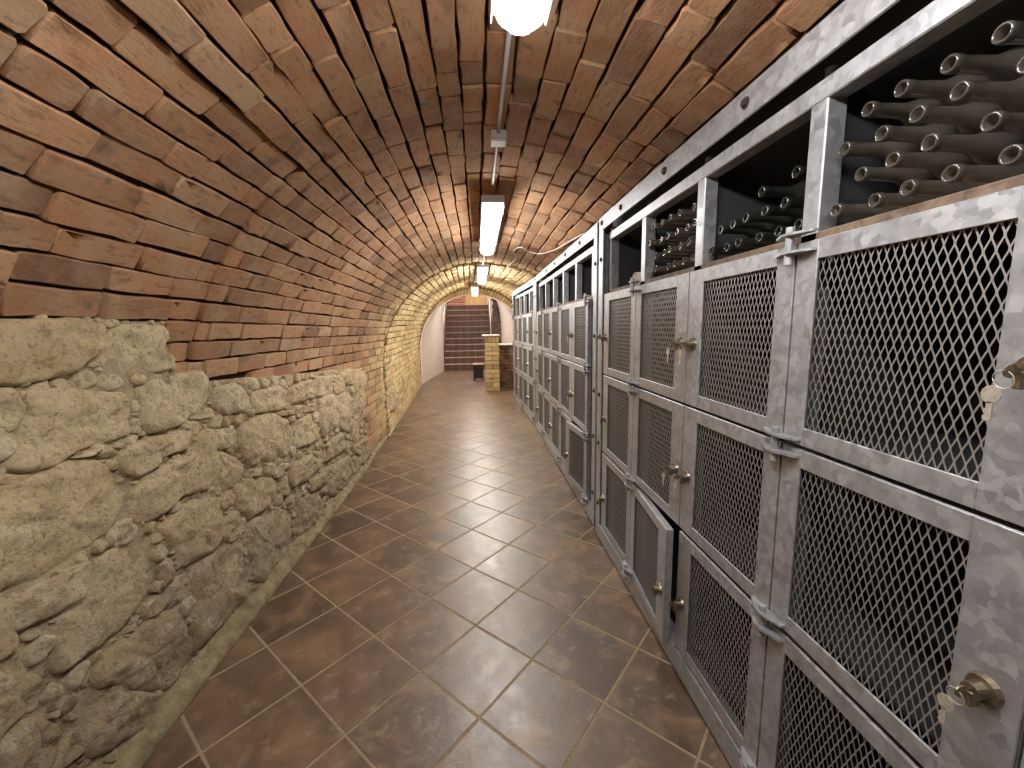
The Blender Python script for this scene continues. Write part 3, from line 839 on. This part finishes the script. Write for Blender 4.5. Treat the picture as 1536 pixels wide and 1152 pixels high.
# ================================================================ PILLAR, COUNTER, STOOL
def brick_block(root, x0, x1, y0, y1, z0, z1, w, h, mat_tones, faces='front', seed=1, name='brick'):
    rr = random.Random(seed); nz_ = int(round((z1 - z0) / h)); hh = (z1 - z0) / nz_
    for r in range(nz_):
        x = x0 - (w / 2 if r % 2 else 0)
        while x < x1 - .02:
            a_, b_ = max(x, x0), min(x + w, x1); x += w
            if b_ - a_ < .03: continue
            o = MB().box(a_ + .004, b_ - .004, y0 + rr.uniform(-.008, .006), y1, z0 + hh * r + .004, z0 + hh * (r + 1) - .004, .005).build(name, mat_tones or M_BRICK, root)
pil = empty('brick_pillar', (.31, 9.0, 0)); tag(pil, 'short pillar of yellow bricks with a flat pale cap at the end of the cellar', 'pillar')
MB().box(-.145, .145, .02, .33, 0, 1.21).build('mortar_core', M_JOINT, pil)
brick_block(pil, -.16, .16, 0, .17, 0.0, 1.09, .318, .095, None, seed=4)
brick_block(pil, -.16, .16, .175, .345, 0.0, 1.09, .318, .095, None, seed=6)
for k in range(4):
    MB().box(-.16 + .08 * k + .003, -.16 + .08 * k + .077, -.005, .34, 1.095, 1.215, .004).build('brick', M_BRICK, pil)
MB().box(-.21, .185, -.045, .40, 1.222, 1.255, .008).build('cap', M_SLAB, pil)
cn = empty('brick_counter', (.92, 9.55, 0)); tag(cn, 'low brick counter with a pale slab top, between pillar and racks', 'counter')
MB().box(-.40, .40, .03, .33, 0, .98).build('mortar_core', M_JOINT, cn)
brick_block(cn, -.42, .42, 0, .34, 0, .985, .25, .078, M_BRICK_DARK, seed=5)
MB().box(-.44, .42, -.05, .40, .99, 1.025, .008).build('slab', M_SLAB, cn)
sl = empty('stool', (-.005, 11.15, 0)); tag(sl, 'low stool with a wooden plank seat and black base beside the pillar', 'stool')
for k in range(3):
    MB().box(-.15 + .10 * k, -.15 + .10 * k + .097, -.17, .30, .415, .44, .004).build('seat_plank', M_SEAT, sl)
for x in (-.13, .10):
    for y in (-.15, .25): MB().box(x, x + .035, y, y + .035, 0, .415, .003).build('leg', M_BLACK, sl)
MB().box(-.12, .125, -.135, -.12, .05, .41).box(-.125, -.11, -.13, .25, .05, .41).build('side_panel', M_BLACK, sl)

# ================================================================ LAMPS
def lamp(x, y0, y1, zb, label, cage=False):
    L = y1 - y0; yc = (y0 + y1) / 2
    crown = (zb + .12) if y0 > 10.5 else min(station(y0 + .001)[1] + station(y0 + .001)[3], station(y1 - .001)[1] + station(y1 - .001)[3])
    r = empty('ceiling_lamp', (x, yc, zb)); tag(r, label, 'lamp', 'strip lights along the vault crown')
    w = .066; hl = L / 2; zt = .085
    # housing tray
    hb = MB().box(-w - .004, w + .004, -hl - .004, hl + .004, zt - .012, zt + .02, .006)
    for sx in (-1, 1):          # side skirts, added to cut the diffuser's glow on the vault
        hb.box(sx * (w + .003) - .002, sx * (w + .003) + .002, -hl, hl, .040, zt - .010)
    hb.build('housing', M_HOUSING, r)
    for q in (-.5, .5):
        if crown - zb - zt > .025:
            MB().cyl((0, L * q * .6, zt + .02), (0, L * q * .6, crown - zb + .01), .012, n=8).build('bracket', M_PIPE, r)
    # diffuser trough with rounded ends
    def outline(g, n=6):
        c = .058; P = []
        for (sx, sy, a0) in ((1, -1, -90), (1, 1, 0), (-1, 1, 90), (-1, -1, 180)):
            for k in range(n + 1):
                t = math.radians(a0 + 90 * k / n)
                P.append((sx * (w - g - c) + math.cos(t) * c, sy * (hl - g - c) + math.sin(t) * c))
        return P
    v = []; lv = [(0, zt - .012), (0.001, .045), (.006, .018), (.018, .004), (.032, 0.0)]
    for g, z in lv: v += [(p[0], p[1], z) for p in outline(g)]
    n = len(outline(0)); f = []
    for i in range(len(lv) - 1): f += [(i * n + k, (i + 1) * n + k, (i + 1) * n + (k + 1) % n, i * n + (k + 1) % n) for k in range(n)]
    f.append(tuple((len(lv) - 1) * n + k for k in range(n))[::-1])
    link('diffuser', mk_mesh('diffuser', v, f, M_DIFF if (y0 < 5 or y0 > 10.5) else M_DIFF_FAR, None, True), r)
    for sy in (-1, 1):   # opaque end caps and the spring clips
        MB().box(-w - .006, w + .006, sy * (hl - .004) - .006, sy * (hl - .004) + .006, .058, zt + .012, .003).build('end_cap', M_HOUSING, r)
    for q in (-.8, -.27, .27, .8):
        for sx in (-1, 1):
            MB().box(sx * (w + .006) - .002, sx * (w + .006) + .002, hl * q - .011, hl * q + .011, zt - .055, zt + .012, .001).build('clip', M_CLIP, r)
    return r
LAMPS = [(.125, -.42, 1.14, 2.135, 'strip light nearest the viewer, cut off by the top of the picture'),
         (.118, 2.64, 4.20, 2.12, 'strip light over the middle of the near racks, second along the vault'),
         (.09, 5.38, 6.95, 2.12, 'small bright strip light, third along the vault'),
         (-.03, 8.25, 9.75, 2.14, 'farthest strip light, round and tiny just before the arch')]
LAMPS.append((-.12, 11.7, 12.9, 2.40, 'strip light inside the plastered passage, above the foot of the stairs'))
for L_ in LAMPS: lamp(*L_)
# added fill lamp, out of sight, put in to brighten the stairwell
hl_ = empty('stairwell_fill_lamp', (-.3, 15.6, 4.12)); tag(hl_, 'added unseen fill lamp above the stairs', 'lamp')
MB().cyl((0, 0, .03), (0, 0, .08), .16, n=20).build('base', M_HOUSING, hl_)
MB().cyl((0, 0, -.03), (0, 0, .03), .11, .15, n=20).build('shade', mat_emit('fill_lamp_shade', (1.0, .9, .8), LAMP_POWER * 3.5), hl_)

def crown_pt(x, y, off=-.012):
    cx, cz, rx, rz = station(y); rx += wide(y) if x > cx else 0; c = max(-1, min(1, (cx - x) / (rx + off))); return Vector((x, y, cz + (rz + off) * math.sqrt(1 - c * c)))
def pipe(x0, y0, x1, y1, label):
    N_ = 10; pts = [crown_pt(x0 + (x1 - x0) * k / N_, y0 + (y1 - y0) * k / N_, -.022) for k in range(N_ + 1)]
    o = MB().tube(pts, .009, 8).build('conduit', M_PIPE, None, True); tag(o, label, 'pipe')
pipe(.122, 1.16, .12, 1.98, 'grey conduit from the nearest light to the junction box')
pipe(.12, 2.07, .118, 2.62, 'grey conduit from the junction box to the second light')
pipe(.115, 4.22, .092, 5.36, 'short conduit between the second and third lights')
pipe(.085, 6.97, -.025, 8.2, 'short conduit between the third light and the farthest light')
jb = empty('junction_box', (.123, 2.03, 2.262)); tag(jb, 'grey square junction box on the vault between first two lights', 'box')
MB().box(-.036, .036, -.036, .036, .012, .05, .004).build('base', M_PIPE, jb)
MB().box(-.038, .038, -.038, .038, 0, .014, .004).build('lid', M_PIPE, jb)
# loose white wire
wp = [(.40, 5.30), (.46, 4.80), (.40, 4.40), (.46, 4.18), (.56, 4.28), (.66, 4.20), (.74, 3.85), (.80, 3.3), (.86, 2.9), (.90, 2.6)]
pts = []
for i, (x, y) in enumerate(wp):
    p = crown_pt(x, y, -.02); pts.append(p)
sm = []
for i in range(len(pts) - 1):
    for k in range(4):
        t = k / 4; p0, p1, p2, p3 = pts[max(i - 1, 0)], pts[i], pts[i + 1], pts[min(i + 2, len(pts) - 1)]
        sm.append(.5 * ((2 * p1) + (p2 - p0) * t + (2 * p0 - 5 * p1 + 4 * p2 - p3) * t * t + (3 * p1 - p0 - 3 * p2 + p3) * t ** 3))
sm.append(pts[-1])
o = MB().tube(sm, .005, 6).build('wire', M_CABLE, None, True); tag(o, 'thin white loose wire bent across the vault bricks above the racks', 'cable')

# ================================================================ WINE RACKS
ROWS = [(.112, .610), (.625, 1.112), (1.122, 1.607)]
def expanded_mesh(w, h):
    """upright diamonds, 12 x 43 mm"""
    mb = MB(); nc = int(round(w / .0080)); dx = w / nc; nr = int(round(h / .0215)); dz = h / nr
    V = []; F = []
    t = .00155; th = .0013
    for c in range(nc + 1):
        path = []
        for r in range(nr + 1):
            side = 1 if (r + c) % 2 else -1
            yc = dx * c + side * (dx / 2 - .0004)
            yc = min(max(yc, 0), w)
            zc = dz * r
            if 0 < r < nr: path += [(yc, zc - .0022), (yc, zc + .0022)]
            else: path.append((yc, zc))
        k = len(V)
        for (y, z) in path:
            V += [(-th, y - t, z), (-th, y + t, z), (th, y, z)]
        for i in range(len(path) - 1):
            a_ = k + i * 3; b_ = a_ + 3
            F += [(a_, a_ + 1, b_ + 1, b_), (a_ + 1, a_ + 2, b_ + 2, b_ + 1), (a_ + 2, a_, b_, b_ + 2)]
    return V, F
def door_meshes(W, z0, z1, mirror):
    """hinge edge at y = 0, lock edge at y = W (or -W when mirrored); front face x = 0"""
    H = z1 - z0; sg = -1 if mirror else 1
    u0, u1 = .060, W - .090
    mb = MB()
    def bx(a_, b_, x0, x1, za, zb, c=.0015):
        y0, y1 = sorted((sg * a_, sg * b_)); mb.box(x0, x1, y0, y1, za, zb, c)
    bx(0, u0, 0, .006, 0, H); bx(u1, W, 0, .006, 0, H)
    bx(u0, u1, 0, .006, H - .045, H); bx(u0, u1, 0, .006, 0, .045)
    bx(0, .006, .006, .030, 0, H); bx(W - .006, W, .006, .030, 0, H)
    bx(.006, W - .006, .006, .030, H - .006, H); bx(.006, W - .006, .006, .030, 0, .006)
    fr = mb.mesh('door', M_ZINC)
    V, F = expanded_mesh(u1 - u0 + .006, H - .09 + .006)
    V = [(.0095 + x, sg * (u0 - .003 + y), .045 - .003 + z) for x, y, z in V]
    ms = mk_mesh('mesh_panel', V, F, M_MESH)
    return fr, ms
DM = {}
def get_door(W, r, mirror):
    key = (round(W, 3), r, mirror)
    if key not in DM: DM[key] = door_meshes(W, ROWS[r][0], ROWS[r][1], mirror)
    return DM[key]
lm = MB(); lm.cyl((-.009, 0, 0), (.0, 0, 0), .021, .024, n=20); lm.cyl((-.028, 0, 0), (-.008, 0, 0), .0125, .0135, n=16); lm.box(-.030, -.012, -.006, .006, -.026, .0, .002)
LOCK_ME = lm.mesh('lock', M_LOCK)
def hinge_bits():
    mb = MB()
    for dz in (.020, -.022):
        mb.prism([(-.0005, -.062), (-.014, -.060), (-.034, -.016), (-.034, .012), (-.010, .060), (-.0005, .062)], dz - .003, dz + .003)
    mb.cyl((-.020, 0, -.050), (-.020, 0, .038), .0095, n=12)
    return mb.mesh('hinge', M_ZINC)
HINGE_ME = hinge_bits()
bm = MB(); bm.cyl((-.010, 0, 0), (0.0, 0, 0), .0105, .0115, n=6); bm.cyl((-.002, 0, 0), (0.001, 0, 0), .016, n=14)
BOLT_ME = bm.mesh('bolt', M_BOLT)

def rack(label, X, Y, rz, off0, pitch, ncol, off1, open_doors):
    L = off0 + pitch * ncol + off1
    r = empty('wine_rack', (X, Y, 0), rz); tag(r, label, 'wine rack', 'galvanised wine racks along the right wall')
    # outer frame: sill, top beam, two side posts (front flange, bolted)
    mb = MB(); mb.box(-.004, .012, .0, L, .012, .106, .002); mb.box(.012, .06, 0, L, .098, .106)
    mb.build('sill', M_ZINC, r)
    MB().box(-.004, .004, 0, L, 1.992, 2.074, .0015).box(.004, .07, 0, L, 2.066, 2.074).build('top_beam', M_ZINC, r)
    pw = .085 if off0 < .15 else .075
    MB().box(-.004, .004, 0, pw, .106, 1.992, .0015).box(.004, .06, 0, .006, .106, 1.992).build('side_post', M_ZINC, r)
    MB().box(-.004, .004, L - .085, L, .106, 1.992, .0015).box(.004, .06, L - .006, L, .106, 1.992).build('side_post', M_ZINC, r)
    bounds = [off0 + pitch * k for k in range(ncol + 1)]
    # inner grid of square tubes
    for k, y in enumerate(bounds):
        yy = y + .008
        o = MB().box(.034, .084, yy - .025, yy + .025, .106, 1.968, .003).build('upright', M_ZINC_D, r)
        MB().cyl((.058, yy, 1.968), (.058, yy, 2.0), .0125, n=12).build('pin', M_ZINC, r, False)
    MB().box(.032, .082, bounds[0] - .02, bounds[-1] + .03, 1.925, 1.972, .003).build('top_rail', M_ZINC, r)
    # shelves, sheet back uprights and rear frame
    MB().box(.034, .50, bounds[0], bounds[-1], 1.606, 1.632, .003).build('shelf', M_SHELF, r)
    for z in (1.108, .606, .10):
        MB().box(.088, .50, bounds[0], bounds[-1], z, z + .010).build('shelf', M_INNER, r)
    for y in bounds:
        P_ = [(.088, 1.632), (.498, 1.632), (.498, 1.797), (.088, 1.975)]
        v = [(x, y + .002, z) for x, z in P_] + [(x, y + .006, z) for x, z in P_]
        MB().add(v, [(0, 1, 2, 3), (7, 6, 5, 4), (0, 4, 5, 1), (1, 5, 6, 2), (2, 6, 7, 3), (3, 7, 4, 0)]).build('partition', M_INNER, r)  # open-row sheet added for the dark behind the tubes; bottles lean on it
        MB().box(  .086, .50, y + .004, y + .008, .11, 1.60).build('partition', M_INNER, r)
        MB().box(.47, .50, y - .012, y + .018, .0, 1.80).build('rear_upright', M_INNER, r)
    MB().box(.50, .502, bounds[0], bounds[-1], .10, (1.60 if ncol == 5 and off0 < .15 else 1.80)).build('back_sheet', M_INNER, r)  # carried up behind the farther racks' open cells, in place of their shade
    # added dark sheets behind the top rail, standing in for the shade there
    mb = MB(); y0_, y1_ = bounds[0] - .02, bounds[-1] + .03
    mb.add([(.084, y0_, 1.985), (.084, y1_, 1.985), (.50, y1_, 1.80), (.50, y0_, 1.80), (.084, y0_, 1.988), (.084, y1_, 1.988), (.50, y1_, 1.803), (.50, y0_, 1.803)], [(0, 1, 2, 3), (4, 7, 6, 5), (0, 4, 5, 1), (3, 2, 6, 7)])
    mb.box(.085, .088, 0, L, 1.972, 2.062)
    mb.build('shade_sheet', M_INNER, r)
    # bolts along beam and posts
    for k in range(ncol + 1):
        o = link('bolt', BOLT_ME, r, (-.004, min(bounds[k] + pitch * .45, L - .06), 2.033))
    for z in (.25, .66, .98, 1.35, 1.82):
        for y in (.03, L - .05): link('bolt', BOLT_ME, r, (-.004, y, z))
    # doors
    W = pitch - .007
    for k in range(ncol):
        mir = (k % 2 == 1)                      # even: hinge at the near side
        yh = bounds[k] + .0035 if not mir else bounds[k + 1] - .0035
        for q in range(3):
            fr, ms = get_door(W, q, mir)
            d = link('door', fr, r, (0, yh, ROWS[q][0]))
            ang = open_doors.get((k, q), 0)
            d.rotation_euler.z = ang if not mir else -ang
            link('mesh_panel', ms, d)
            yl = (W - .043) * (-1 if mir else 1)
            link('lock', LOCK_ME, d, (0, yl, (1.348, .848, .325)[2 - q] - ROWS[q][0]))
    for k in range(0, ncol + 1, 2):
        for z in (.116, .618, 1.117, 1.607):
            link('hinge', HINGE_ME, r, (0, bounds[k], z))
    return r, bounds
RA, BA = rack('nearest wine rack of galvanised steel, holding bottles in its open top row', .775, -.16, 0.0, .11, .505, 5, .11, {(3, 0): math.radians(5.5)})
RB, BB = rack('middle wine rack of galvanised steel with empty top pigeonholes', .788, 2.67, 0.0, .22, .502, 5, .12, {(0, 0): math.radians(6), (2, 1): math.radians(1.5)})
RC, BC = rack('farthest galvanised wine rack, angled toward the pillar', .792, 5.62, math.radians(2.8), .12, .50, 4, .10, {})
BAw = [b_ - .16 for b_ in BA]

# ---- keys in the locks
def key_shape(mb, o, plane='z'):
    """key hanging down from o: bow, shank, bit"""
    x, y, z = o
    n = 12
    P = [(y + math.sin(6.283 * i / n) * .012, z - .013 + math.cos(6.283 * i / n) * .013) for i in range(n)]
    k = len(mb.v)
    v = [(x - .001, a_, b_) for a_, b_ in P] + [(x + .001, a_, b_) for a_, b_ in P]
    f = [(i, (i + 1) % n, n + (i + 1) % n, n + i) for i in range(n)] + [tuple(range(n))[::-1], tuple(range(n, 2 * n))]
    mb.add(v, f)
    mb.box(x - .001, x + .001, y - .0038, y + .0038, z - .052, z - .024)
    mb.box(x - .001, x + .001, y + .0038, y + .0062, z - .050, z - .044); mb.box(x - .001, x + .001, y + .0038, y + .0058, z - .040, z - .034)
def keys(root_loc, label, spare=True, sw=0.0):
    r = empty('key_ring', root_loc); tag(r, label, 'keys', 'keys hanging in the rack locks')
    mb = MB(); n = 12
    P = [(math.cos(6.283 * i / n) * .011 - .042, math.sin(6.283 * i / n) * .010) for i in range(n)]
    v = [(a_, -.0012, b_) for a_, b_ in P] + [(a_, .0012, b_) for a_, b_ in P]
    mb.add(v, [(i, (i + 1) % n, n + (i + 1) % n, n + i) for i in range(n)] + [tuple(range(n))[::-1], tuple(range(n, 2 * n))])
    mb.box(-.034, -.026, -.001, .001, -.004, .004)
    mb.build('key', M_LOCK, r)
    if spare:
        ring = [Vector((-.044 - .002 * math.sin(t), sw * .3 + math.cos(t) * .012, -.012 + math.sin(t) * .013)) for t in [6.283 * i / 18 for i in range(19)]]
        MB().tube(ring, .0008, 5).build('ring', M_KEY, r, True)
        mb = MB(); key_shape(mb, (-.044, sw, -.022)); mb.build('key', M_KEY, r)
    return r
zl = (.325, .848, 1.348); nmr = ('bottom', 'middle', 'top')
for q in (2, 1):
    keys((.775, BAw[1] + .0465, zl[q]), f'keys hanging in the {nmr[q]} row lock nearest the viewer', True, .016)
for q in (2, 1, 0):
    keys((.775, BAw[3] - .0465, zl[q]), f'key in the {nmr[q]} row lock of the third column, right of the paired locks', q > 0, .006)
for q in (2, 1):
    keys((.775, BAw[3] + .0465, zl[q]), f'keys in the {nmr[q]} row lock left of the paired locks, nearest rack', True, .010)
keys((.775 - .026, BAw[3] + .055, zl[0]), 'key in the lock of the bottom door standing ajar, nearest rack', False)
keys((.775, BAw[5] - .0465, zl[2]), 'keys in the top row lock at the far end of the nearest rack', True, .008)
for k, q in ((1, 2), (1, 1), (3, 2), (3, 0)):
    keys((.788, 2.67 + BB[k] - .0465, zl[q]), f'key in the {nmr[q]} row lock of the middle rack, {"near" if k == 1 else "far"} pair', True, .008)

# ---- bottles lying in the open top row
def bottle_mesh(name, mat, Lb=.295, rb=.0365):
    out = [(.0, .0118), (.001, .0143), (.004, .0150), (.016, .0152), (.019, .0138), (.045, .0140), (.080, .0148), (.095, .0180), (.112, .0270), (.128, .0340), (.145, rb), (Lb - .012, rb), (Lb - .004, rb - .003), (Lb, rb - .010)]
    inn = [(Lb - .018, .012), (Lb - .008, rb - .009), (Lb - .018, rb - .0035), (.146, rb - .0032), (.128, .031), (.112, .0240), (.095, .0155), (.080, .0120), (.045, .0108), (.002, .0100)]
    base = [(Lb - .001, rb - .014), (Lb - .012, .006), (Lb - .013, .0005)]
    mb = MB(); n = 22
    mb.lathe(out + base, 'x', n)
    k = len(mb.v)
    mb.lathe([(Lb - .016, .0005)] + inn, 'x', n)
    # lip joins outer and inner skins
    m = len(mb.v) - n
    mb.f += [(i, m + i, m + (i + 1) % n, (i + 1) % n) for i in range(n)]
    return mb.mesh(name, mat, True)
B_CLEAR = bottle_mesh('bottle', M_CLEAR); B_CLEAR2 = bottle_mesh('bottle', M_CLEAR, .30, .0372); B_DARK = bottle_mesh('bottle', M_GREEN, .30, .0365)
ORD = ['first', 'second', 'third', 'fourth', 'fifth', 'sixth']; RN = ['bottom row', 'second row', 'third row', 'top row', 'uppermost row']
rb_ = random.Random(21)
def stack(rows, mes, kind_txt, place_txt, grp):
    for q, (z, ysr) in enumerate(rows):
        ysr = sorted(ysr, reverse=True)          # from the left as seen
        for i, y in enumerate(ysr):
            x = .775 + .048 + rb_.uniform(-.012, .014)
            o = bpy.data.objects.new('wine_bottle', rb_.choice(mes)); COL.objects.link(o)
            o.location = (x, y, z)
            o.rotation_euler = (rb_.uniform(0, 6.28), rb_.uniform(-.012, .012), rb_.uniform(-.02, .02))
            tag(o, f'{kind_txt}, {ORD[i]} from left in the {RN[q]} of {place_txt}', 'bottle', grp)
Z0 = 1.632 + .0372
stack([(Z0, [.905, .830, .754, .679, .603, .528]), (Z0 + .065, [.868, .792, .717, .641, .566]), (Z0 + .130, [.905, .830, .754, .679, .603, .528]), (Z0 + .194, [.868, .792, .717, .641])],
      [B_CLEAR, B_CLEAR2], 'dusty clear wine bottle', 'the nearest pigeonhole', 'clear bottles in the nearest pigeonhole')
stack([(Z0, [1.032, 1.108, 1.183, 1.259, 1.334, 1.410]), (Z0 + .064, [1.070, 1.146, 1.221, 1.297, 1.372]), (Z0 + .127, [1.032, 1.183])],
      [B_DARK], 'dark green wine bottle', 'the second pigeonhole', 'dark bottles in the second pigeonhole')
stack([(Z0, [1.536, 1.612, 1.688, 1.763, 1.839, 1.915]), (Z0 + .064, [1.574, 1.650, 1.725, 1.801, 1.877]), (Z0 + .128, [1.536, 1.612, 1.688, 1.763, 1.839, 1.915]), (Z0 + .192, [1.574, 1.650, 1.725, 1.801, 1.877])],
      [B_CLEAR, B_CLEAR2], 'clear wine bottle', 'the third pigeonhole', 'clear bottles in the third pigeonhole')
# one loose bit of broken plaster in the fourth pigeonhole
o = MB(); v, f = stone_mesh([(0, 0), (.05, .0), (.07, .03), (.04, .055), (.01, .04)], 55, 0, .01)
c_ = link('rubble_chip', mk_mesh('rubble_chip', v, f, M_PLASTER, None, True), None, (.86, 2.03, 1.633)); tag(c_, 'small pale chip of rubble lying in the empty fourth pigeonhole', 'rubble')
bpy.context.view_layer.update()
